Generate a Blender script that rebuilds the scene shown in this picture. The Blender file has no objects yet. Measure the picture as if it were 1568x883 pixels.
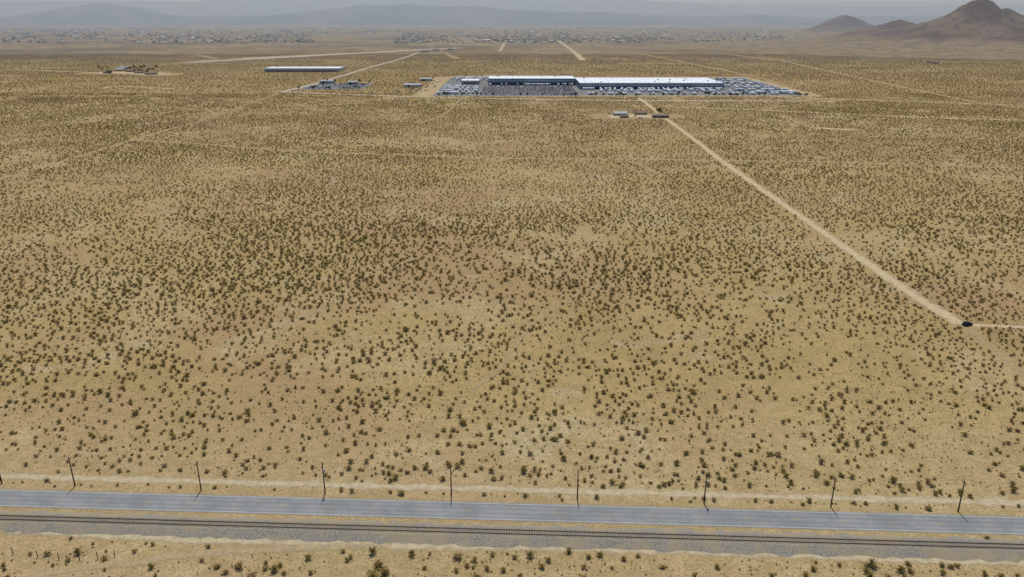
import bpy, math, random
import numpy as np
from mathutils import Vector
random.seed(7); rng=np.random.default_rng(7)
S=bpy.context.scene
# ------------------------------------------------ survey helper (photogrammetric ground positions, metres)
H=120.0; FPX=1162.0; P=math.radians(19.7); sp,cp=math.sin(P),math.cos(P)
def G(u,v,z=0.0):
    a=(u-784)/FPX; b=(v-441.5)/FPX
    ry=cp-b*sp; rz=-sp-b*cp
    t=(z-H)/rz
    return (a*t, ry*t)
def GT(u,v,t):
    a=(u-784)/FPX; b=(v-441.5)/FPX
    return (a*t,(cp-b*sp)*t,H+(-sp-b*cp)*t)
# ------------------------------------------------ noise
_tab=rng.random((256,256))
def vn(x,y,s,seed=0):
    x=np.asarray(x,float)/s+seed*17.3+5000; y=np.asarray(y,float)/s+seed*9.1+5000
    xi=np.floor(x).astype(int); yi=np.floor(y).astype(int); fx=x-xi; fy=y-yi
    fx=fx*fx*(3-2*fx); fy=fy*fy*(3-2*fy)
    a=_tab[xi%256,yi%256];b=_tab[(xi+1)%256,yi%256];c=_tab[xi%256,(yi+1)%256];d=_tab[(xi+1)%256,(yi+1)%256]
    return (a*(1-fx)+b*fx)*(1-fy)+(c*(1-fx)+d*fx)*fy
def fbm(x,y,s,seed=0,o=4):
    r=0;w=1;t=0
    for i in range(o):
        r=r+w*vn(x,y,s/2**i,seed+i*3); t+=w; w*=.5
    return r/t
def ridged(x,y,s,seed=0,o=5):
    r=0;w=1;t=0
    for i in range(o):
        r=r+w*(1-abs(2*vn(x,y,s/2**i,seed+i*3)-1)); t+=w; w*=.5
    return r/t
# ------------------------------------------------ materials
def newmat(name,rough=0.9):
    m=bpy.data.materials.new(name); m.use_nodes=True
    nt=m.node_tree; b=nt.nodes["Principled BSDF"]; b.inputs["Roughness"].default_value=rough
    b.inputs["Specular IOR Level"].default_value=0.15
    return m,nt,b
def N(nt,t,**k):
    n=nt.nodes.new(t)
    for a,v in k.items(): setattr(n,a,v)
    return n
def noise(nt,vec,scale,detail=4,rough=.55,dist=0):
    n=N(nt,"ShaderNodeTexNoise",noise_dimensions='2D'); nt.links.new(vec,n.inputs["Vector"])
    n.inputs["Scale"].default_value=scale; n.inputs["Detail"].default_value=detail
    n.inputs["Roughness"].default_value=rough; n.inputs["Distortion"].default_value=dist
    return n.outputs["Fac"]
def ramp(nt,fac,lo,hi,a=0.,b=1.):
    n=N(nt,"ShaderNodeMapRange",interpolation_type='SMOOTHSTEP'); nt.links.new(fac,n.inputs[0])
    for i,v in zip((1,2,3,4),(lo,hi,a,b)): n.inputs[i].default_value=v
    return n.outputs[0]
def mix(nt,fac,a,b,mode='MIX'):
    n=N(nt,"ShaderNodeMix",data_type='RGBA',blend_type=mode)
    if isinstance(fac,(int,float)): n.inputs[0].default_value=fac
    else: nt.links.new(fac,n.inputs[0])
    for i,v in ((6,a),(7,b)):
        if isinstance(v,tuple): n.inputs[i].default_value=(*v,1)
        else: nt.links.new(v,n.inputs[i])
    return n.outputs[2]
def math_(nt,op,a,b=None):
    n=N(nt,"ShaderNodeMath",operation=op)
    for i,v in ((0,a),(1,b)):
        if v is None: continue
        if isinstance(v,(int,float)): n.inputs[i].default_value=v
        else: nt.links.new(v,n.inputs[i])
    return n.outputs[0]
def simple(name,col,var=0.15,scale=0.5,rough=.85):
    m,nt,b=newmat(name,rough)
    pos=N(nt,"ShaderNodeNewGeometry").outputs["Position"]
    f=noise(nt,pos,scale,3)
    c=mix(nt,f,tuple(x*(1-var) for x in col),tuple(min(1,x*(1+var)) for x in col))
    nt.links.new(c,b.inputs["Base Color"]); return m
# ground
def ground_color(nt,pos):
    sep=N(nt,"ShaderNodeSeparateXYZ"); nt.links.new(pos,sep.inputs[0])
    n1=noise(nt,pos,0.006,4,.6,.6); n2=noise(nt,pos,0.011,5,.62,1.2); n3=noise(nt,pos,0.028,5,.7,1.0)
    c=mix(nt,ramp(nt,n1,.38,.60),(.400,.285,.120),(.365,.232,.115))
    c=mix(nt,ramp(nt,n2,.52,.64,0,.8),c,(.440,.330,.165))
    c=mix(nt,ramp(nt,n2,.44,.34,0,.6),c,(.325,.236,.090))
    c=mix(nt,ramp(nt,n3,.58,.70,0,.6),c,(.455,.370,.235))
    # sandier ground along the railway and highway corridor
    sand=ramp(nt,math_(nt,'ADD',sep.outputs[1],math_(nt,'MULTIPLY',n2,40.)),265,190,0,.5)
    c=mix(nt,sand,c,(.46,.355,.195))
    # dry grass and pebble mottling
    g1=noise(nt,pos,0.35,4,.7); g2=noise(nt,pos,1.6,3,.7); g3=noise(nt,pos,.09,4,.7,.5)
    c=mix(nt,ramp(nt,g3,.45,.62,0,.4),c,(.290,.202,.088))
    c=mix(nt,ramp(nt,g1,.42,.62,0,.5),c,(.280,.206,.088))
    c=mix(nt,ramp(nt,g2,.52,.64,0,.7),c,(.165,.124,.055))
    c=mix(nt,ramp(nt,g2,.36,.28,0,.5),c,(.51,.41,.25))
    return c,sep
mg,nt,b=newmat("desert_ground")
pos=N(nt,"ShaderNodeNewGeometry").outputs["Position"]
c,sep=ground_color(nt,pos)
far=ramp(nt,sep.outputs[1],2000,3000,0,1)
fn=noise(nt,pos,0.0022,5,.65,.5); fn2=noise(nt,pos,.012,4,.75); fn3=noise(nt,pos,.05,3,.8)
fc=mix(nt,ramp(nt,fn,.38,.60),(.170,.118,.056),(.305,.212,.108))
fc=mix(nt,ramp(nt,fn2,.45,.62,0,.7),fc,(.120,.090,.045))
fc=mix(nt,ramp(nt,fn3,.50,.62,0,.6),fc,(.068,.056,.027))
c=mix(nt,far,c,fc)
nt.links.new(c,b.inputs["Base Color"])
bp=N(nt,"ShaderNodeBump"); bp.inputs["Strength"].default_value=.5; bp.inputs["Distance"].default_value=.25
nt.links.new(noise(nt,pos,1.1,3,.7),bp.inputs["Height"]); nt.links.new(bp.outputs[0],b.inputs["Normal"])
# dirt track
def trackmat(name,col,gain=2.5,shift=0.0,amax=1.0):
    m,nt,b=newmat(name)
    pos=N(nt,"ShaderNodeNewGeometry").outputs["Position"]
    uv=N(nt,"ShaderNodeUVMap").outputs[0]; s=N(nt,"ShaderNodeSeparateXYZ"); nt.links.new(uv,s.inputs[0])
    e=math_(nt,'SUBTRACT',1.0,math_(nt,'ABSOLUTE',math_(nt,'SUBTRACT',math_(nt,'MULTIPLY',s.outputs[0],2.0),1.0)))
    nz=noise(nt,pos,.22,5,.7)
    al=math_(nt,'ADD',e,math_(nt,'MULTIPLY',math_(nt,'SUBTRACT',nz,.62),1.6))
    al=math_(nt,'MULTIPLY',math_(nt,'ADD',al,shift),gain)
    n=N(nt,"ShaderNodeClamp"); nt.links.new(al,n.inputs[0]); n.inputs["Max"].default_value=amax
    f=noise(nt,pos,.6,4,.7)
    c=mix(nt,ramp(nt,f,.35,.65),tuple(x*.85 for x in col),tuple(x*1.1 for x in col))
    nt.links.new(c,b.inputs["Base Color"]); nt.links.new(n.outputs[0],b.inputs["Alpha"])
    return m
m_track=trackmat("packed_dirt",(.52,.41,.245),2.0,.12,.9)
m_mid=trackmat("worn_dirt",(.48,.375,.22),1.4,.0,.6)
m_sand=trackmat("loose_sand",(.55,.45,.29),1.3,.15,.75)
m_faint=trackmat("faint_dirt",(.46,.355,.20),1.0,.0,.55)
# asphalt
m_as,nt,b=newmat("asphalt",.85)
pos=N(nt,"ShaderNodeNewGeometry").outputs["Position"]
uv=N(nt,"ShaderNodeUVMap").outputs[0]; s=N(nt,"ShaderNodeSeparateXYZ"); nt.links.new(uv,s.inputs[0])
c=mix(nt,ramp(nt,noise(nt,pos,.12,5,.7),.35,.65),(.200,.205,.208),(.26,.262,.26))
mp=math_(nt,'ABSOLUTE',math_(nt,'SINE',math_(nt,'MULTIPLY',s.outputs[0],4*math.pi)))
c=mix(nt,ramp(nt,mp,.6,1,0,.4),c,(.155,.158,.16))
c=mix(nt,ramp(nt,noise(nt,pos,2.0,4,.8),.58,.7,0,.5),c,(.31,.285,.245))
nt.links.new(c,b.inputs["Base Color"])
m_lot=simple("lot_asphalt",(.185,.182,.18),.35,.03)
m_paint=simple("road_paint_white",(.55,.55,.52),.3,1.5)
m_yel=simple("road_paint_yellow",(.45,.33,.10),.3,1.5)
m_ball,nt,b=newmat("ballast")
pos=N(nt,"ShaderNodeNewGeometry").outputs["Position"]
c=mix(nt,ramp(nt,noise(nt,pos,2.2,5,.85),.36,.62),(.12,.11,.095),(.31,.285,.24))
c=mix(nt,ramp(nt,noise(nt,pos,.12,5,.7),.38,.62,0,.8),c,(.30,.24,.155))
nt.links.new(c,b.inputs["Base Color"])
m_sleeper=simple("sleeper_wood",(.14,.12,.095),.5,1.0)
m_rail=simple("rail_steel",(.14,.10,.08),.3,1.0,.5)
m_pole=simple("creosoted_wood",(.045,.032,.024),.3,1.0)
m_metal=simple("galvanised",(.35,.35,.35),.2,1.0,.5)
m_roof=simple("white_roof",(.74,.76,.79),.08,.03)
m_roof2=simple("grey_roof",(.40,.41,.43),.15,.05)
m_wall=simple("tiltup_wall",(.42,.41,.39),.1,.05)
m_wallb=simple("blue_grey_wall",(.13,.17,.24),.15,.05)
m_dark=simple("dark_opening",(.03,.035,.045),.3,.1)
m_white=simple("white_paint",(.75,.75,.77),.08,.2,.5)
m_house=simple("stucco",(.42,.35,.27),.15,.1)
m_tile=simple("shingle_roof",(.20,.14,.11),.25,.3)
m_tyre=simple("tyre",(.02,.02,.02),.2,2)
m_glass=simple("car_glass",(.02,.025,.03),.1,2,.15)
m_green=simple("tree_foliage",(.05,.07,.032),.4,.2)
m_conc=simple("concrete",(.44,.38,.30),.15,.05)
m_carn=simple("dark_blue_paint",(.02,.025,.045),.1,2,.3)
m_dirt=simple("graded_dirt",(.38,.28,.145),.2,.03)
# bush
def bushmat(name,a,b_,dry):
    m,nt,b=newmat(name,.8)
    oi=N(nt,"ShaderNodeObjectInfo").outputs["Random"]
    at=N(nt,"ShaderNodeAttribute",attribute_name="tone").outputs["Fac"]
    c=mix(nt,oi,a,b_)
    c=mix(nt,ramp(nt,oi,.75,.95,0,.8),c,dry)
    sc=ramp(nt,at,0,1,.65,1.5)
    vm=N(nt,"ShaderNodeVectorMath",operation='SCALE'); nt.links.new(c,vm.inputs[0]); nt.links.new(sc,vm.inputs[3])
    nt.links.new(vm.outputs[0],b.inputs["Base Color"])
    tr=N(nt,"ShaderNodeBsdfTranslucent"); nt.links.new(vm.outputs[0],tr.inputs[0])
    ms=N(nt,"ShaderNodeMixShader"); ms.inputs[0].default_value=.35
    out=nt.nodes["Material Output"]
    nt.links.new(b.outputs[0],ms.inputs[1]); nt.links.new(tr.outputs[0],ms.inputs[2]); nt.links.new(ms.outputs[0],out.inputs[0])
    return m
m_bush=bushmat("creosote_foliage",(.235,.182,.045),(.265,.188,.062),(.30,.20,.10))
m_stem=simple("dry_stem",(.21,.155,.09),.3,3)
# hills
def hillmat(name,a,b_,c3,s1):
    m,nt,b=newmat(name)
    pos=N(nt,"ShaderNodeNewGeometry").outputs["Position"]
    c=mix(nt,ramp(nt,noise(nt,pos,s1,6,.65,.5),.38,.62),a,b_)
    c=mix(nt,ramp(nt,noise(nt,pos,s1*6,5,.7),.50,.64,0,.7),c,c3)
    nt.links.new(c,b.inputs["Base Color"]); return m
m_hill,nt,b=newmat("rocky_hill")
gm=N(nt,"ShaderNodeNewGeometry"); pos=gm.outputs["Position"]
c=mix(nt,ramp(nt,noise(nt,pos,.006,6,.65,.5),.38,.62),(.105,.066,.046),(.175,.120,.075))
c=mix(nt,ramp(nt,noise(nt,pos,.036,5,.7),.50,.64,0,.7),c,(.05,.035,.028))
sz=N(nt,"ShaderNodeSeparateXYZ"); nt.links.new(pos,sz.inputs[0])
hz=math_(nt,'ADD',sz.outputs[2],math_(nt,'MULTIPLY',noise(nt,pos,.008,4,.7),50.))
c=mix(nt,ramp(nt,hz,75,45,0,.85),c,mix(nt,ramp(nt,noise(nt,pos,.02,4,.75),.45,.6),(.27,.195,.10),(.14,.11,.055)))
nt.links.new(c,b.inputs["Base Color"])
m_mtn=hillmat("far_mountain",(.07,.065,.065),(.14,.115,.10),(.05,.047,.05),.0008)
# ------------------------------------------------ mesh helpers
def mesh(name,V,F,mats=None,mi=None,smooth=False,parent=None):
    me=bpy.data.meshes.new(name); me.from_pydata([tuple(v) for v in V],[],[tuple(f) for f in F])
    ob=bpy.data.objects.new(name,me); S.collection.objects.link(ob)
    for m in (mats or []): me.materials.append(m)
    if mi is not None: me.polygons.foreach_set("material_index",np.asarray(mi,dtype=np.int32))
    if smooth: me.polygons.foreach_set("use_smooth",[True]*len(me.polygons))
    me.update()
    if parent: ob.parent=parent
    return ob
def empty(name,loc=(0,0,0)):
    e=bpy.data.objects.new(name,None); e.location=loc; e.empty_display_size=.5; S.collection.objects.link(e); return e
class MB:
    def __init__(s): s.V=[];s.F=[];s.M=[]
    def box(s,cx,cy,z0,lx,ly,lz,m=0,rot=0.,taper=1.):
        n=len(s.V); c,q=math.cos(rot),math.sin(rot)
        for k,(zz,t) in enumerate(((z0,1.),(z0+lz,taper))):
            for dx,dy in ((-1,-1),(1,-1),(1,1),(-1,1)):
                x=dx*lx/2*t;y=dy*ly/2*t
                s.V.append((cx+x*c-y*q,cy+x*q+y*c,zz))
        for f in ((0,3,2,1),(4,5,6,7),(0,1,5,4),(1,2,6,5),(2,3,7,6),(3,0,4,7)):
            s.F.append(tuple(n+i for i in f)); s.M.append(m)
    def gable(s,cx,cy,z0,lx,ly,h,m=0,rot=0.):
        n=len(s.V); c,q=math.cos(rot),math.sin(rot)
        for x,y,z in ((-lx/2,-ly/2,0),(lx/2,-ly/2,0),(lx/2,ly/2,0),(-lx/2,ly/2,0),(-lx/2,0,h),(lx/2,0,h)):
            s.V.append((cx+x*c-y*q,cy+x*q+y*c,z0+z))
        for f in ((0,1,5,4),(2,3,4,5),(0,4,3),(1,2,5),(0,3,2,1)):
            s.F.append(tuple(n+i for i in f)); s.M.append(m)
    def cyl(s,p0,p1,r0,r1,n=8,m=0):
        p0=Vector(p0);p1=Vector(p1);d=(p1-p0).normalized()
        a=d.orthogonal().normalized();b=d.cross(a); k=len(s.V)
        for p,r in ((p0,r0),(p1,r1)):
            for i in range(n):
                t=2*math.pi*i/n; s.V.append(tuple(p+a*r*math.cos(t)+b*r*math.sin(t)))
        for i in range(n):
            j=(i+1)%n; s.F.append((k+i,k+j,k+n+j,k+n+i)); s.M.append(m)
        s.F.append(tuple(k+n+i for i in range(n))); s.M.append(m)
        s.F.append(tuple(k+n-1-i for i in range(n))); s.M.append(m)
    def blob(s,cx,cy,cz,r,rz,m=0,n=40):
        for _ in range(n):
            d=Vector((random.gauss(0,1),random.gauss(0,1),random.gauss(0,1))).normalized()*random.uniform(.55,1)
            p=Vector((cx+d.x*r,cy+d.y*r,cz+d.z*rz)); a=Vector((random.gauss(0,1),random.gauss(0,1),random.gauss(0,1))).normalized()
            b=a.orthogonal().normalized(); q=r*random.uniform(.25,.5); k=len(s.V)
            s.V+= [tuple(p+a*q),tuple(p+b*q),tuple(p-a*q),tuple(p-b*q)]
            s.F.append((k,k+1,k+2,k+3)); s.M.append(m)
    def make(s,name,mats,parent=None,smooth=False): return mesh(name,s.V,s.F,mats,s.M,smooth,parent)
def smoothpts(pts,step):
    P_=[np.array(p) for p in pts]; P_=[2*P_[0]-P_[1]]+P_+[2*P_[-1]-P_[-2]]; out=[]
    for i in range(1,len(P_)-2):
        a,b,c,d=P_[i-1:i+3]; n=max(2,int(np.linalg.norm(c-b)/step))
        for k in range(n):
            t=k/n
            out.append(.5*((2*b)+(c-a)*t+(2*a-5*b+4*c-d)*t*t+(3*b-a-3*c+d)*t**3))
    out.append(P_[-2]); return np.array(out)
EXC=[]  # (polyline, half width) kept free of shrubs
_zc=[0.03]
def strip(name,pts,width,mat,step=12,z=None,wj=.15,exc=1.0,parent=None):
    p=smoothpts(pts,step); 
    if z is None: _zc[0]+=.004; z=_zc[0]
    d=np.gradient(p,axis=0); d/=np.linalg.norm(d,axis=1)[:,None]+1e-9
    nrm=np.stack([-d[:,1],d[:,0]],1)
    n=len(p); w=np.full(n,width/2.)*(1+wj*(rng.random(n)*2-1))
    L=p+nrm*w[:,None];R=p-nrm*w[:,None]
    V=[(x,y,z) for x,y in L]+[(x,y,z) for x,y in R]
    F=[(i,i+n,i+1+n,i+1) for i in range(n-1)]
    ob=mesh(name,V,F,[mat],parent=parent)
    uvl=ob.data.uv_layers.new(name="UVMap"); cum=np.concatenate([[0],np.cumsum(np.linalg.norm(np.diff(p,axis=0),axis=1))])
    for poly in ob.data.polygons:
        for li in poly.loop_indices:
            vi=ob.data.loops[li].vertex_index; uvl.data[li].uv=(0. if vi<n else 1., cum[vi%n]/10)
    if exc: EXC.append((p,width/2*exc))
    return ob
# ------------------------------------------------ ground sheet
xs=[-60000,-40000,-25000,-15000,-9000,-6000]+list(range(-4000,4001,400))+[6000,9000,15000,25000,40000,60000]
ys=[-3000,-1500,-600]+list(range(0,4001,250))+[5000,6500,8500,11000,15000,20000,28000,40000,60000,80000]
V=[(x,y,0) for y in ys for x in xs]; nx=len(xs)
F=[(j*nx+i,j*nx+i+1,(j+1)*nx+i+1,(j+1)*nx+i) for j in range(len(ys)-1) for i in range(nx-1)]
mesh("desert_ground",V,F,[mg])
# ------------------------------------------------ highway line frame
A=np.array(G(0,762)); B=np.array(G(1568,805)); D=(B-A)/np.linalg.norm(B-A); NN=np.array([-D[1],D[0]])
def L(s,o): q=A+D*s+NN*o; return (float(q[0]),float(q[1]))
s0,s1=-500,800
def straight(name,o,w,mat,z,a=s0,b=s1,step=20,wj=0,exc=1.,parent=None): return strip(name,[L(a,o),L((a+b)/2,o),L(b,o)],w,mat,step,z,wj,exc,parent)
road=straight("highway_road",0,7.4,m_as,.045)
straight("edge_line_north",-3.2,.12,m_paint,.052,exc=0,parent=road)
straight("edge_line_south",3.2,.12,m_paint,.052,exc=0,parent=road)
mb=MB(); s=s0
while s<s1:
    x,y=L(s,0); mb.box(x,y,.049,3,.12,.003,0,math.atan2(D[1],D[0])); s+=12
mb.make("centre_dashes",[m_yel],road)
straight("road_shoulder",0,12.5,m_faint,.02,exc=.9,wj=.1,step=6)
straight("roadside_dirt_track",9.8,3.8,m_sand,.016,exc=.8,wj=.25,step=8)
# railway
rail=empty("railroad_track")
prof=[(-14.0,0.0),(-11.1,.75),(-7.2,.75),(-5.3,.01)]
V=[];F=[];ss=np.arange(s0,s1,2.)
for s in ss:
    for k,(o,z) in enumerate(prof):
        j=(rng.random()-.5)*(1.3 if k in(0,3) else .2); x,y=L(s,o+j); V.append((x,y,z+.008+(0 if k in (0,3) else rng.random()*.08)))
for i in range(len(ss)-1):
    for k in range(3): F.append((i*4+k,(i+1)*4+k,(i+1)*4+k+1,i*4+k+1))
mesh("ballast_bed",V,F,[m_ball],parent=rail)
ang=math.atan2(D[1],D[0])
mb=MB(); s=s0
while s<s1:
    x,y=L(s,-9.2); mb.box(x,y,.68,.24,2.6,.17,0,ang+(random.random()-.5)*.04); s+=.62
mb.make("sleepers",[m_sleeper],rail)
mb=MB()
for o in (-9.2-.72,-9.2+.72):
    x,y=L((s0+s1)/2,o); mb.box(x,y,.852,s1-s0,.08,.17,0,ang)
mb.make("rails",[m_rail],rail)
EXC.append((np.array([L(s0,-10),L(s1,-10)]),4.0))
# ------------------------------------------------ utility poles
bases=[(3,740),(115,744),(308,750),(498,755),(691,759),(884,764),(1078,770),(1272,776),(1467,783),(1662,789)]
wire=MB(); tops=[]
for i,(u,v) in enumerate(bases):
    x,y=G(u,v); lean=random.uniform(-.15,.15)
    mb=MB(); hp=9.0+random.uniform(-.3,.3)
    mb.cyl((0,0,-.3),(lean,0,hp),.19,.12,8,0)
    hz=hp-.7; hw=1.1
    nx_,ny_=NN
    mb.box(lean,-.14,hz,.12,2*hw,.13,0,ang)
    for k in (-1.0,-.4,.4,1.0):
        mb.cyl((lean+nx_*k,-.14+ny_*k,hz+.13),(lean+nx_*k,-.14+ny_*k,hz+.36),.05,.035,6,1)
    for sg in (-1,1):
        mb.cyl((lean+nx_*.7*sg,-.14+ny_*.7*sg,hz+.02),(lean,-.1,hz-.6),.025,.025,5,1)
    if i in (3,6):
        mb.cyl((lean+.32,0,hz-2.2),(lean+.32,0,hz-1.2),.24,.24,10,1)
    ob=mb.make("utility_pole",[m_pole,m_metal]); ob.location=(x,y,0)
    tops.append([(x+lean+nx_*k,y-.14+ny_*k,hz+.36) for k in (-1.0,-.4,1.0)])
    EXC.append((np.array([(x-.1,y),(x+.1,y)]),.8))
for a,b_ in zip(tops[:-1],tops[1:]):
    for p,q in zip(a,b_):
        p=Vector(p);q=Vector(q);prev=p
        for k in range(1,9):
            t=k/8; r=p.lerp(q,t); r.z-=.7*4*t*(1-t); wire.cyl(prev,r,.012,.012,4,0); prev=r
wire.make("power_lines",[m_rail])
# ------------------------------------------------ dirt roads and tracks
def gp(l): return [G(*p) for p in l]
strip("dirt_road",gp([(978,150),(992,160),(1015,178),(1060,211),(1105,246),(1170,292),(1240,341),(1340,411),(1410,459),(1472,496)]),8.0,m_track,12,exc=.85)
strip("dirt_road",gp([(1472,496),(1520,535),(1568,577),(1640,640)]),4.5,m_faint,10,exc=.8)
strip("dirt_track",gp([(1472,497),(1520,499),(1568,501),(1640,504)]),4,m_track,10,exc=.9)
strip("dirt_track",gp([(-60,292),(0,274),(70,255),(130,237),(230,207),(330,178),(392,155),(430,143)]),5.0,m_mid,15,exc=.75)
strip("dirt_track",gp([(200,214),(300,220),(370,226),(500,234),(640,238),(800,243),(960,244),(1105,246),(1300,249),(1450,254),(1600,259)]),5.5,m_mid,15,exc=.9)
strip("dirt_track",gp([(1015,163),(1150,168),(1300,175),(1450,181),(1600,185)]),8,m_track,25)
strip("dirt_track",gp([(640,190),(680,175),(705,152)]),4.0,m_faint,15,exc=.6)
strip("dirt_track",gp([(1020,270),(960,240),(1105,236)]),4,m_faint,15,exc=.6)
strip("dirt_track",gp([(720,600),(770,560),(800,515),(850,470),(930,430)]),2.6,m_faint,10,exc=.3)
strip("dirt_track",gp([(0,135),(150,140),(300,143),(430,142)]),6,m_faint,30)
strip("dirt_track",gp([(-60,806),(120,816),(300,824),(560,833),(800,836),(1050,842),(1300,852),(1620,862)]),5.0,m_sand,8,exc=.6)
strip("dirt_track",gp([(-80,930),(60,880),(200,862),(330,845),(500,838),(600,834)]),3.6,m_mid,8,exc=.6)
strip("dirt_track",gp([(1180,148),(1300,152),(1420,156),(1500,159),(1600,163)]),9,m_track,25)
strip("paved_road",gp([(425,140),(520,144),(670,149),(830,152),(980,154),(1100,154),(1240,155)]),9,m_conc,25,wj=.02)
strip("paved_road",gp([(430,141),(490,126),(560,105),(620,88),(640,80)]),9,m_conc,30,wj=.02)
strip("paved_road",gp([(1245,152),(1190,128),(1130,112),(960,78),(930,70)]),12,m_faint,40)
strip("dirt_track",gp([(1600,170),(1500,157),(1380,133),(1250,105),(1160,85)]),9,m_mid,40)
strip("dirt_track",gp([(893,92),(875,76),(855,62)]),24,m_track,60)
strip("dirt_track",gp([(765,78),(773,65),(778,56)]),18,m_track,60)
strip("dirt_track",gp([(1250,196),(1310,199)]),14,m_track,10)
strip("airstrip_runway",gp([(290,95),(370,91),(520,83),(640,76),(705,73)]),50,m_conc,60,wj=.1)
strip("airstrip_apron",gp([(370,89),(480,84),(600,79)]),60,m_track,60)
strip("dirt_track",gp([(40,107),(150,111),(260,110)]),14,m_track,40)
strip("dirt_track",gp([(160,135),(180,132),(260,136)]),12,m_track,30)
for (u,v,u2,v2,w) in [(0,66,560,74,22),(560,62,1180,70,25),(0,125,400,130,6),(640,70,1100,60,30),(700,90,640,60,22),(1180,92,960,60,25),(0,80,420,96,10),(900,100,1560,112,9),(200,60,330,90,20)]:
    strip("dirt_track",gp([(u,v),((u+u2)/2,(v+v2)/2+.5),(u2,v2)]),w,m_faint,80)
# ------------------------------------------------ distribution centre
LOTS=[]
def pad(name,x0,x1,y0,y1,mat,z=.03,soft=0):
    n=16;V=[];F=[]
    for j in range(n+1):
        for i in range(n+1):
            jx=soft*(rng.random()-.5) if i in(0,n) else 0; jy=soft*(rng.random()-.5) if j in(0,n) else 0
            V.append((x0+(x1-x0)*i/n+jx,y0+(y1-y0)*j/n+jy,z))
    for j in range(n):
        for i in range(n): F.append((j*(n+1)+i,j*(n+1)+i+1,(j+1)*(n+1)+i+1,(j+1)*(n+1)+i))
    LOTS.append((x0-1,x1+1,y0-1,y1+1)); return mesh(name,V,F,[mat])
pad("distribution_yard_ground",-160,498,1242,1665,m_dirt,.10,14)
pad("parking_lot_asphalt",-128,112,1255,1640,m_lot,.14)
pad("truck_court_asphalt",113,480,1262,1620,m_lot,.15)
def warehouse(name,x0,x1,y0,y1,h,wallm):
    e=empty(name,((x0+x1)/2,(y0+y1)/2,0))
    lx,ly=x1-x0,y1-y0
    mb=MB(); mb.box(0,0,0,lx,ly,h,0); mb.make("walls",[wallm],e)
    mb=MB(); mb.box(0,0,h+.003,lx-.8,ly-.8,.12,0); 
    for (cx,cy,a,b_) in ((0,-ly/2+.1,lx+.3,.4),(0,ly/2-.1,lx+.3,.4),(-lx/2+.1,0,.4,ly-.5),(lx/2-.1,0,.4,ly-.5)): mb.box(cx,cy,h-.2,a,b_,.9,0)
    mb.make("roof",[m_roof],e)
    mb=MB(); k=-lx/2+12
    while k<lx/2-8:
        for yy in np.arange(-ly/2+12,ly/2-8,18):
            if random.random()<.6: mb.box(k,yy,h+.125,1.6,2.8,.4,0)
            if random.random()<.08: mb.box(k+5,yy+5,h+.125,3.2,2.6,1.4,1)
        k+=11
    mb.make("skylights_and_rooftop_units",[m_roof2,m_metal],e)
    mb=MB(); k=-lx/2+6
    while k<lx/2-5:
        mb.box(k,-ly/2-.03,1.2,2.8,.1,3.0,0); mb.box(k,-ly/2-.25,4.5,3.3,.5,.25,1); k+=4.2
    mb.make("dock_doors",[m_dark,m_roof2],e)
    mb=MB(); k=-lx/2
    while k<=lx/2: mb.box(k,-ly/2-.06,0,.5,.16,h-.3,0); k+=18
    mb.box(0,-ly/2-.05,h*.62,lx-1,.12,h*.16,1)
    mb.make("wall_panels_and_band",[m_wall,m_roof2],e)
    return e
warehouse("distribution_warehouse",-44,118,1459,1530,11.5,m_wallb)
warehouse("distribution_warehouse",119,372,1372,1500,10.5,m_wallb)
warehouse("office_building",-95,-62,1470,1520,7,m_wall)
warehouse("long_warehouse",-571,-398,1815,1880,8,m_wall)
def trailer(mb,x,y,rot,L_=14.5):
    c,s_=math.cos(rot),math.sin(rot)
    def T(dx,dy): return x+dx*c-dy*s_,y+dx*s_+dy*c
    mb.box(x,y,1.15,2.6,L_,2.85,random.choice((0,0,0,0,1)),rot)
    for dy in (-L_/2+1.5,-L_/2+2.8):
        a=T(0,dy); mb.box(*a,.0,2.4,1.0,1.0,2,rot)
    a=T(0,L_/2-2.5); mb.box(*a,0,1.8,.25,1.15,2,rot)
def car(mb,x,y,rot,col):
    c,s_=math.cos(rot),math.sin(rot)
    def T(dx,dy): return x+dx*c-dy*s_,y+dx*s_+dy*c
    mb.box(x,y,.3,1.8,4.5,.6,col,rot); a=T(0,-.2); mb.box(*a,.9,1.6,2.4,.55,3,rot,.8)
    for dx in(-.8,.8):
        for dy in (-1.4,1.4): a=T(dx,dy); mb.box(*a,0,.22,.62,.6,2,rot)
mats_v=[m_white,m_roof2,m_tyre,m_glass,simple("red_paint",(.3,.04,.03),.1,1,.4),m_carn,simple("silver_paint",(.45,.46,.48),.1,1,.4)]
tr=MB()
for yy in (1290,1330,1372,1412):
    for x in np.arange(-122,-60,3.6):
        if random.random()<.7: trailer(tr,x,yy+random.uniform(-.6,.6),0)
for yy in (1560,1600,1625):
    for x in np.arange(-120,112,3.7):
        if random.random()<.6: trailer(tr,x,yy,0)
for x in np.arange(-40,114,4.2):
    if random.random()<.55: trailer(tr,x,1450,0)
for x in np.arange(125,368,4.2):
    if random.random()<.62: trailer(tr,x,1363,0)
for yy in (1320,1338):
    for x in np.arange(150,372,3.7):
        if random.random()<.35: trailer(tr,x,yy,0)
for yy in (1300,1345,1390,1420,1470,1500,1545,1590):
    for x in np.arange(386,474,3.7):
        if random.random()<.5: trailer(tr,x,yy,0)
for x in np.arange(125,470,3.8):
    if random.random()<.35: trailer(tr,x,1275,0)
tr.make("parked_semi_trailers",mats_v)
cm=MB()
for yy in np.arange(1266,1430,9.):
    for x in np.arange(-50,108,2.75):
        if random.random()<(.75 if yy<1400 else .4) and int(yy-1266)%18<10 or random.random()<.15: car(cm,x,yy+random.uniform(-.3,.3),0,random.choice((0,0,1,5,4,6,6)))
cx0,cx1=-374,-265
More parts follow.
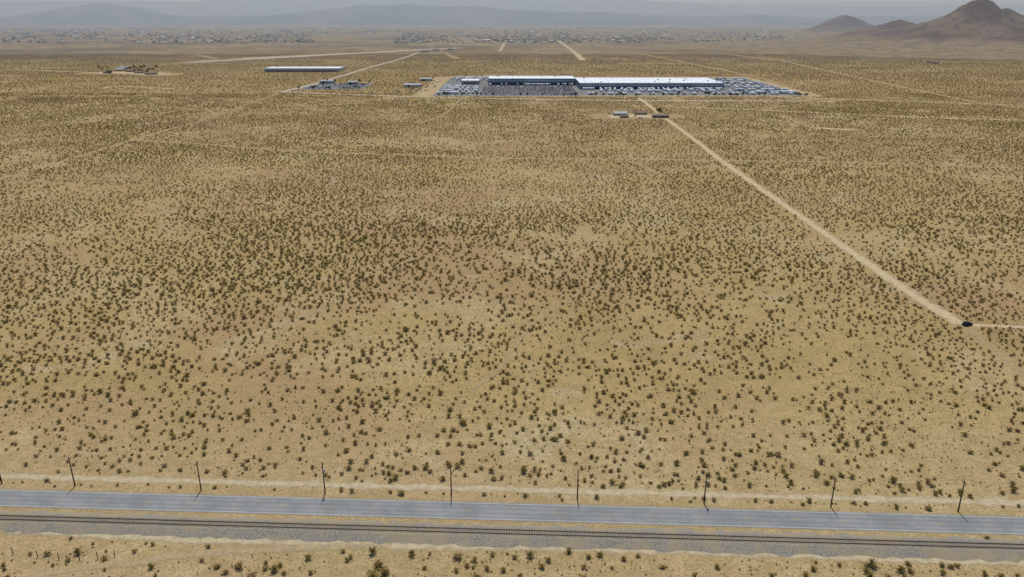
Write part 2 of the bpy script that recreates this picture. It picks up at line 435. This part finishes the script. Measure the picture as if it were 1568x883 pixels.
pad("auto_yard_ground",cx0,cx1,1370,1500,m_lot,.08)
for yy in np.arange(1380,1492,9):
    for x in np.arange(cx0+5,cx1-5,3.2):
        if random.random()<.4: car(cm,x,yy,random.uniform(-.1,.1),random.choice((0,0,1,5,4,6,6)))
for u in range(60):
    car(cm,random.uniform(-200,-140),random.uniform(1300,1600),random.uniform(0,3),random.choice((0,1,5,6)))
cm.make("parked_cars",mats_v)
for (x,y,lx,ly) in ((-355,1505,26,14),(-300,1480,18,12),(-180,1420,30,16),(-170,1560,22,14)):
    e=empty("metal_shed",(x,y,0)); mb=MB(); mb.box(0,0,.1,lx,ly,4.5,0); mb.box(-lx*.2,-ly/2-.05,.2,4,.12,3.6,1); mb.make("walls",[m_wall,m_dark],e)
    mb=MB(); mb.gable(0,0,4.603,lx+1,ly+1,1.8,0); mb.make("roof",[m_roof2],e)
lp=MB()
for x in range(-110,480,55):
    for y in (1285,1350,1560):
        lp.cyl((x,y,0),(x,y,13),.18,.1,6,0); lp.box(x,y,13,2.2,.6,.25,0)
lp.make("yard_light_poles",[m_metal])
# ------------------------------------------------ trees
def treeset(name,lst):
    mb=MB()
    for (x,y,h) in lst:
        mb.cyl((x,y,0),(x+.1*h,y,h*.55),.05*h,.025*h,6,1)
        for k in range(3):
            a=random.random()*6.28; mb.cyl((x+.05*h,y,h*.35),(x+math.cos(a)*.25*h,y+math.sin(a)*.25*h,h*.7),.025*h,.012*h,5,1)
        for k in range(5):
            a=random.random()*6.28; mb.blob(x+math.cos(a)*.2*h,y+math.sin(a)*.2*h,h*random.uniform(.5,.85),h*.24,h*.2,0,14)
    return mb.make(name,[m_green,m_pole])
treeset("yard_trees",[(random.uniform(-120,480),1248+random.uniform(-3,3),random.uniform(4,8)) for _ in range(45)]+
  [(random.uniform(cx0,cx1),random.choice((1366,1503)),random.uniform(4,8)) for _ in range(14)])
# ------------------------------------------------ desert homestead
def house(name,x,y,lx,ly,h,rot,roofm,wallm):
    e=empty(name,(x,y,0)); e.rotation_euler[2]=rot
    mb=MB(); mb.box(0,0,0,lx,ly,h,0); mb.box(-lx*.12,-ly/2-.04,0,1.1,.12,2.1,1)
    for k in (-.38,.12,.36): mb.box(lx*k,-ly/2-.04,1,1.5,.12,1.1,1)
    for k in (-.25,.25): mb.box(lx/2+.04,ly*k,1,.12,1.3,1.1,1)
    mb.make("walls_door_and_windows",[wallm,m_dark],e)
    mb=MB(); mb.gable(0,0,h+.003,lx+1,ly+1,ly*.2,0); mb.make("roof",[roofm],e); return e
hx,hy=G(975,178)
strip("homestead_yard",[(hx-36,hy),(hx,hy+2),(hx+36,hy-2)],56,m_track,8,exc=.9)
house("ranch_house",hx-20,hy+12,17,10,3,.05,m_roof2,m_house)
house("ranch_house",hx+8,hy+20,16,9,3,-.1,m_tile,m_house)
house("storage_shed",hx+28,hy-12,20,8,2.8,.02,m_tile,m_tile)
house("storage_shed",hx-18,hy-14,10,6,2.6,.1,m_tile,m_house)
cm=MB()
for k in range(9): car(cm,hx+random.uniform(-30,30),hy+random.uniform(-25,-2),random.uniform(0,3),random.choice((0,1,5,4,6)))
cm.make("homestead_cars",mats_v)
treeset("homestead_trees",[(hx+32,hy+26,8),(hx+35,hy+33,7),(hx+34,hy+20,6),(hx-34,hy+5,4),(hx+3,hy+30,5)])
for k,(u,v) in enumerate([(165,112),(185,108),(200,110),(215,112),(232,114),(190,105),(1425,96),(1432,97),(650,79),(668,77),(690,76)]):
    x,y=G(u,v); house("farm_house",x,y,random.uniform(16,26),11,3.5,random.uniform(-.3,.3),random.choice((m_tile,m_tile,m_roof2)),m_house)
treeset("farm_trees",[( *G(random.uniform(150,240),random.uniform(103,113)),random.uniform(4,8)) for _ in range(45)])
strip("farm_yard",gp([(150,112),(195,111),(250,114)]),90,m_track,20)
# ------------------------------------------------ dark car on the dirt road
cx,cy=G(1481,498); e=empty("parked_car",(cx,cy,.05)); e.rotation_euler[2]=math.radians(-70)
secs=[(-2.3,.45,.75,.78),(-2.2,.3,.95,.86),(-1.5,.28,1.05,.9),(-1.35,.28,1.1,.9),(1.2,.28,1.0,.9),(2.1,.3,.85,.84),(2.3,.42,.68,.74)]
V=[];F=[]
for (y,zb,zt,w_) in secs:
    V+=[(-w_,y,zb),(w_,y,zb),(w_*1.02,y,(zb+zt)/2),(w_*.92,y,zt),(-w_*.92,y,zt),(-w_*1.02,y,(zb+zt)/2)]
for i in range(len(secs)-1):
    for k in range(6): F.append((i*6+k,i*6+(k+1)%6,(i+1)*6+(k+1)%6,(i+1)*6+k))
F.append((5,4,3,2,1,0)); F.append(tuple((len(secs)-1)*6+k for k in range(6)))
mesh("body",V,F,[m_carn],parent=e)
V=[(-.82,-2.0,1.03),(.82,-2.0,1.03),(.82,1.15,1.0),(-.82,1.15,1.0),(-.68,-1.6,1.62),(.68,-1.6,1.62),(.68,.35,1.62),(-.68,.35,1.62)]
mesh("cabin_glass",V,[(0,1,5,4),(1,2,6,5),(2,3,7,6),(3,0,4,7)],[m_glass],parent=e)
mb=MB(); mb.box(0,-.62,1.623,1.4,2.0,.05,0); mb.make("roof",[m_carn],e)
mb=MB()
for dx in (-.85,.85):
    for dy in (-1.45,1.4): mb.cyl((dx-.12,dy,.34),(dx+.12,dy,.34),.34,.34,14,0)
mb.make("wheels",[m_tyre],e)
# ------------------------------------------------ wire fence
fe=empty("wire_fence"); mb=MB(); fp=[G(u,v) for u,v in ((20,848),(58,853),(90,856),(122,858),(150,855),(176,852))]
for x,y in fp: mb.cyl((x,y,-.1),(x+random.uniform(-.1,.1),y,1.9),.10,.09,6,0)
mb.make("posts",[m_pole],fe); mb=MB()
for (a,b_) in zip(fp[:-1],fp[1:]):
    for z in (.5,1.,1.45): mb.cyl((*a,z),(*b_,z),.012,.012,4,0)
mb.make("wires",[m_rail],fe)
# ------------------------------------------------ hills
def grid_h(name,x0,x1,y0,y1,n,fn,mat):
    X,Y=np.meshgrid(np.linspace(x0,x1,n),np.linspace(y0,y1,n)); Z=fn(X,Y)
    V=np.stack([X.ravel(),Y.ravel(),Z.ravel()],1)
    F=[(j*n+i,j*n+i+1,(j+1)*n+i+1,(j+1)*n+i) for j in range(n-1) for i in range(n-1)]
    return mesh(name,V.tolist(),F,[mat],smooth=True)
peaks=[(1500,0,3100,150,1.0),(1478,13,3050,110,.0),(1540,14,3150,150,0),(1425,32,3350,160,0),(1378,31,3500,130,0),(1350,39,3600,150,0),(1600,28,3300,200,0)]
def hillfn(X,Y):
    Z=np.zeros_like(X)
    wx=(fbm(X,Y,260,3)-.5)*160; wy=(fbm(X,Y,260,8)-.5)*160
    x0,y0,_=GT(1500,2,3100)
    ap=58*np.exp(-(((X-x0-60)/780)**2+((Y-y0-50)/680)**2))
    for (u,v,t,r,_) in peaks:
        px,py,pz=GT(u,v,t); rr=np.hypot(X+wx*.5-px,Y+wy*.5-py)
        a0=58*math.exp(-(((px-x0-60)/780)**2+((py-y0-50)/680)**2))
        Z=np.maximum(Z,(pz-a0)*np.exp(-np.power(rr/(r*1.25),1.35)))
    rg=ridged(X,Y,150,5)
    Z=Z*(.66+.56*rg)+ap+ (fbm(X,Y,40,9)-.5)*8*np.clip(Z/30,0,1)
    edge=np.minimum(np.minimum(X-500,4400-X),np.minimum(Y-1900,5200-Y))
    return Z*np.clip(edge/400,0,1)-3.0
grid_h("rocky_hill",500,4400,1900,5200,330,hillfn,m_hill)
def hill2(X,Y):
    Z=np.zeros_like(X)
    for (u,v,t,r) in ((1295,22,5200,230),(1262,40,5200,200),(1330,38,5300,200),(1235,50,5100,250)):
        px,py,pz=GT(u,v,t); rr=np.hypot(X-px,Y-py); Z=np.maximum(Z,pz*np.exp(-np.power(rr/r,1.3)))
    Z=Z*(.75+.4*ridged(X,Y,260,12)); return Z-3
px,py,_=GT(1295,24,5200)
grid_h("rocky_hill",px-1300,px+1300,py-1200,py+1200,160,hill2,m_hill)
def mrange(name,t,prof,depth,seed,amp=.25):
    n=260;m=40; us=np.linspace(prof[0][0],prof[-1][0],n); vs=np.interp(us,[p[0] for p in prof],[p[1] for p in prof])
    base=[GT(u,v,t) for u,v in zip(us,vs)]
    X=np.array([b_[0] for b_ in base]);Y=np.array([b_[1] for b_ in base]);Z=np.array([b_[2] for b_ in base])
    k=np.linspace(-1,1,m)
    XX=np.repeat(X[None],m,0);YY=Y.mean()+k[:,None]*depth+np.zeros((1,n))
    fall=1-np.abs(k)[:,None]**1.2
    rg=ridged(XX,YY,depth*.9,seed)
    fade=np.clip(np.minimum(np.arange(n),n-1-np.arange(n))/25,0,1)[None]
    ZZ=(Z[None]*fall*(1-amp+amp*1.5*rg)+Z[None]*.25*fall*(rg-.6))*fade-10
    V=np.stack([XX.ravel(),YY.ravel(),ZZ.ravel()],1).tolist()
    F=[(j*n+i,j*n+i+1,(j+1)*n+i+1,(j+1)*n+i) for j in range(m-1) for i in range(n-1)]
    mesh(name,V,F,[m_mtn],smooth=True)
mrange("mountain_range",22000,[(-500,0),(0,0),(300,0),(560,-10),(800,-14),(960,-3),(1100,5),(1250,3),(1400,6),(1600,3),(2100,2)],4000,2,.2)
mrange("mountain_range",13000,[(-500,22),(-100,20),(30,26),(90,14),(165,5),(215,11),(235,20),(290,24),(400,22),(520,12),(640,6),(760,10),(900,18),(1000,24),(1200,22),(2000,22)],1800,6,.25)
# ------------------------------------------------ distant town
tw=MB(); ntree=[]
def dens(u,v):
    return .25+.9*vn(u*8,v*60,300,4)
for _ in range(9000):
    u=random.uniform(-60,1230); v=42+random.random()**1.1*24
    if 480<u<600 and v>52: continue
    if random.random()>dens(u,v)-.3: continue
    lim=66 if u>560 else 69
    if v>lim: continue
    x,y=G(u,v)
    if random.random()<.34:
        l=random.uniform(12,22)*(1 if random.random()<.95 else 3); w_=l*.55; r=random.choice((0,1.57))
        tw.box(x,y,0,l,w_,3.5,0,r); tw.gable(x,y,3.5,l+1,w_+1,2,random.choice((1,2,2,0)),r)
    else: ntree.append((x,y,random.uniform(4,9)))
tw.make("distant_town",[m_house,m_roof,m_tile])
mb=MB()
for (x,y,h) in ntree:
    mb.cyl((x,y,0),(x,y,h*.5),.04*h,.03*h,4,1); mb.blob(x,y,h*.6,h*.85,h*.42,0,10)
mb.make("distant_trees",[m_green,m_pole])
# ------------------------------------------------ desert shrubs
def bush(name,seed,h=1.35,r=.95,nl=150,big=1.0,ns=16):
    random.seed(seed); mb=MB(); tones=[]
    def tone(v,k): tones.extend([v]*k)
    stems=[]
    lob=[(random.random()*6.28,random.uniform(.4,.9)) for _ in range(9)]
    for i in range(ns):
        a,q=random.choice(lob); a+=random.gauss(0,.5); el=random.uniform(.15,1.0)*q
        tip=Vector((math.cos(a)*r*el,math.sin(a)*r*el,h*random.uniform(.65,1)*(1-.35*el)))
        stems.append(tip)
        if big==1.0: k0=len(mb.F); mb.cyl((0,0,0),tip,.03,.012,3,1); tone(.5,len(mb.F)-k0)
    for i in range(nl):
        tip=random.choice(stems); f=random.uniform(.4,1.05)
        p=tip*f+Vector((random.gauss(0,.18),random.gauss(0,.18),random.gauss(0,.09)))
        p.z=max(p.z,.08); q=random.uniform(.09,.19)*big
        a=Vector((random.gauss(0,1),random.gauss(0,1),random.gauss(0,.6))).normalized(); b_=a.orthogonal().normalized()
        b_=(b_*math.cos(i)+a.cross(b_)*math.sin(i)); k=len(mb.V)
        mb.V+=[tuple(p+a*q),tuple(p+b_*q*.7),tuple(p-a*q),tuple(p-b_*q*.7)]; mb.F.append((k,k+1,k+2,k+3)); mb.M.append(0)
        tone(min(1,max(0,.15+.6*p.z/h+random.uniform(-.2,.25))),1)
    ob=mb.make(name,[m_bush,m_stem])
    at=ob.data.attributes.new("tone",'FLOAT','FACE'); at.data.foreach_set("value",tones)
    return ob
def hexgrid(sx,y0,y1,jit):
    ysr=np.arange(y0,y1,sx*.9); out=[]
    for j,y in enumerate(ysr):
        hw=.67*y+60; x=np.arange(-hw,hw,sx)+(j%2)*sx/2
        out.append(np.stack([x,np.full(len(x),y)],1))
    p=np.concatenate(out); p+= (rng.random(p.shape)*2-1)*sx*jit; return p
def excl(p):
    keep=np.ones(len(p),bool)
    for pl,hw in EXC:
        hw2=hw+.5; bb0=pl.min(0)-hw2;bb1=pl.max(0)+hw2
        idx=np.where(keep&(p[:,0]>bb0[0])&(p[:,0]<bb1[0])&(p[:,1]>bb0[1])&(p[:,1]<bb1[1]))[0]
        if len(idx)==0: continue
        q=p[idx]; dm=np.full(len(q),1e9)
        for a,b_ in zip(pl[:-1],pl[1:]):
            ab=b_-a; t=np.clip(((q-a)@ab)/(ab@ab+1e-9),0,1); dm=np.minimum(dm,np.hypot(*(q-a-t[:,None]*ab).T))
        keep[idx[dm<hw2*(.85+.3*rng.random(len(q)))]]=False
    for x0,x1,y0,y1 in LOTS: keep&=~((p[:,0]>x0)&(p[:,0]<x1)&(p[:,1]>y0)&(p[:,1]<y1))
    return p[keep]
def roadoff(p): return (p-A)@NN
pa=hexgrid(2.95,105,1300,.5); pb=hexgrid(5.0,1300,2700,.5); pc=hexgrid(2.3,105,480,.5)
d=fbm(pa[:,0],pa[:,1],70,1); dl=fbm(pa[:,0],pa[:,1],14,20,2); o=roadoff(pa)
pr=np.clip(.78+(d-.5)*1.4+(dl-.5)*1.0,.15,1); pr[o<-10]*=.5
pa=pa[rng.random(len(pa))<pr]
pb=pb[rng.random(len(pb))<np.clip(.85+(fbm(pb[:,0],pb[:,1],90,1)-.5)*1.4,.15,1)]
o=roadoff(pc); pr=np.clip(.35+(fbm(pc[:,0],pc[:,1],30,7)-.5)*1.6,.02,1); pr[o<-10]*=1.5
pc=pc[rng.random(len(pc))<pr]
pa,pb,pc=excl(pa),excl(pb),excl(pc)
sa=np.clip(rng.normal(.82,.24,len(pa)),.28,1.6)*(.72+.56*fbm(pa[:,0],pa[:,1],90,31)); sb=np.clip(rng.normal(1.05,.25,len(pb)),.5,1.8); sc=rng.uniform(.16,.40,len(pc))
sa[roadoff(pa)<-10]*=1.1
p=np.concatenate([pa,pb,pc]); sc=np.concatenate([sa,sb,sc]); n=len(p)
print("SHRUBS",n,len(pa),len(pb),len(pc))
me=bpy.data.meshes.new("desert_scrub"); me.vertices.add(n)
co=np.zeros((n,3),np.float32); co[:,:2]=p; me.vertices.foreach_set("co",co.ravel())
def attr(nm,t,v):
    a=me.attributes.new(nm,t,'POINT'); a.data.foreach_set("value" if t!='FLOAT_VECTOR' else "vector",v.ravel())
kind=rng.integers(0,6,n); lowp=(p[:,1]>480)|(sc<.41); kind[lowp]=rng.integers(6,10,lowp.sum())
attr("rot",'FLOAT',(rng.random(n)*6.283).astype(np.float32)); attr("kind",'INT',kind.astype(np.int32))
s3=np.stack([sc*rng.uniform(.95,1.3,n),sc*rng.uniform(.95,1.3,n),sc*rng.uniform(.65,1.05,n)],1).astype(np.float32); attr("scl",'FLOAT_VECTOR',s3)
scrub=bpy.data.objects.new("desert_scrub",me); S.collection.objects.link(scrub)
col=bpy.data.collections.new("creosote_bushes"); S.collection.children.link(col)
for i in range(10):
    if i<6: ob=bush("creosote_bush_%02d"%(i+1),100+i,1.2+.12*(i%3),.95+.12*(i%2),120+15*i)
    else: ob=bush("creosote_bush_%02d"%(i+1),100+i,1.2+.12*(i%3),.95+.12*(i%2),42,1.8,8)
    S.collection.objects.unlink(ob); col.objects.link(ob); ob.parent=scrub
    ob.location=(-90+i*20.7,205+((i*37)%29),0)
ng=bpy.data.node_groups.new("shrub_scatter",'GeometryNodeTree')
ng.interface.new_socket("Geometry",in_out='INPUT',socket_type='NodeSocketGeometry'); ng.interface.new_socket("Geometry",in_out='OUTPUT',socket_type='NodeSocketGeometry')
gi=ng.nodes.new("NodeGroupInput");go=ng.nodes.new("NodeGroupOutput"); ip=ng.nodes.new("GeometryNodeInstanceOnPoints"); ci=ng.nodes.new("GeometryNodeCollectionInfo")
ci.inputs["Collection"].default_value=col; ci.inputs["Separate Children"].default_value=True; ci.inputs["Reset Children"].default_value=True
def na(nm,t):
    q=ng.nodes.new("GeometryNodeInputNamedAttribute"); q.data_type=t; q.inputs["Name"].default_value=nm
    return [o for o in q.outputs if o.enabled and o.name=="Attribute"][0]
lk=ng.links.new
cx_=ng.nodes.new("ShaderNodeCombineXYZ"); lk(na("rot",'FLOAT'),cx_.inputs[2])
lk(gi.outputs[0],ip.inputs["Points"]); lk(ci.outputs[0],ip.inputs["Instance"]); ip.inputs["Pick Instance"].default_value=True
lk(na("kind",'INT'),ip.inputs["Instance Index"]); lk(cx_.outputs[0],ip.inputs["Rotation"]); lk(na("scl",'FLOAT_VECTOR'),ip.inputs["Scale"])
lk(ip.outputs[0],go.inputs[0])
md=scrub.modifiers.new("scatter",'NODES'); md.node_group=ng
# ------------------------------------------------ dusty air over the far basin (real volume)
mv=bpy.data.materials.new("atmospheric_haze"); mv.use_nodes=True; nt=mv.node_tree; nt.nodes.clear()
o_=nt.nodes.new("ShaderNodeOutputMaterial"); vs=nt.nodes.new("ShaderNodeVolumeScatter")
vs.inputs["Color"].default_value=(.66,.84,1,1); vs.inputs["Density"].default_value=1.25e-4; vs.inputs["Anisotropy"].default_value=0.3
nt.links.new(vs.outputs[0],o_.inputs["Volume"])
mb=MB(); mb.box(0,36600,-20,90000,70000,900,0); mb.make("atmospheric_haze",[mv])
# ------------------------------------------------ light, sky, camera
EL=math.radians(66)
w=bpy.data.worlds.new("World"); S.world=w; w.use_nodes=True; nt=w.node_tree
sk=nt.nodes.new("ShaderNodeTexSky"); sk.sky_type='NISHITA'; sk.sun_disc=False; sk.sun_elevation=EL; sk.sun_rotation=0; sk.altitude=900
nt.links.new(sk.outputs[0],nt.nodes["Background"].inputs[0]); nt.nodes["Background"].inputs[1].default_value=.11
sl=bpy.data.lights.new("sun","SUN"); sl.energy=3.35; sl.angle=math.radians(.5); sl.color=(1,.95,.84)
so=bpy.data.objects.new("sun",sl); S.collection.objects.link(so); so.rotation_euler=(-(math.pi/2-EL),0,math.radians(2)); so.location=(0,300,400)
cd=bpy.data.cameras.new("camera"); cd.sensor_width=36; cd.lens=36*FPX/1568; cd.clip_end=150000; cd.clip_start=1
co_=bpy.data.objects.new("camera",cd); S.collection.objects.link(co_); co_.location=(0,0,H); co_.rotation_euler=(math.pi/2-P,0,0)
S.camera=co_
S.view_settings.view_transform='Standard'; S.view_settings.look='None'; S.view_settings.exposure=0
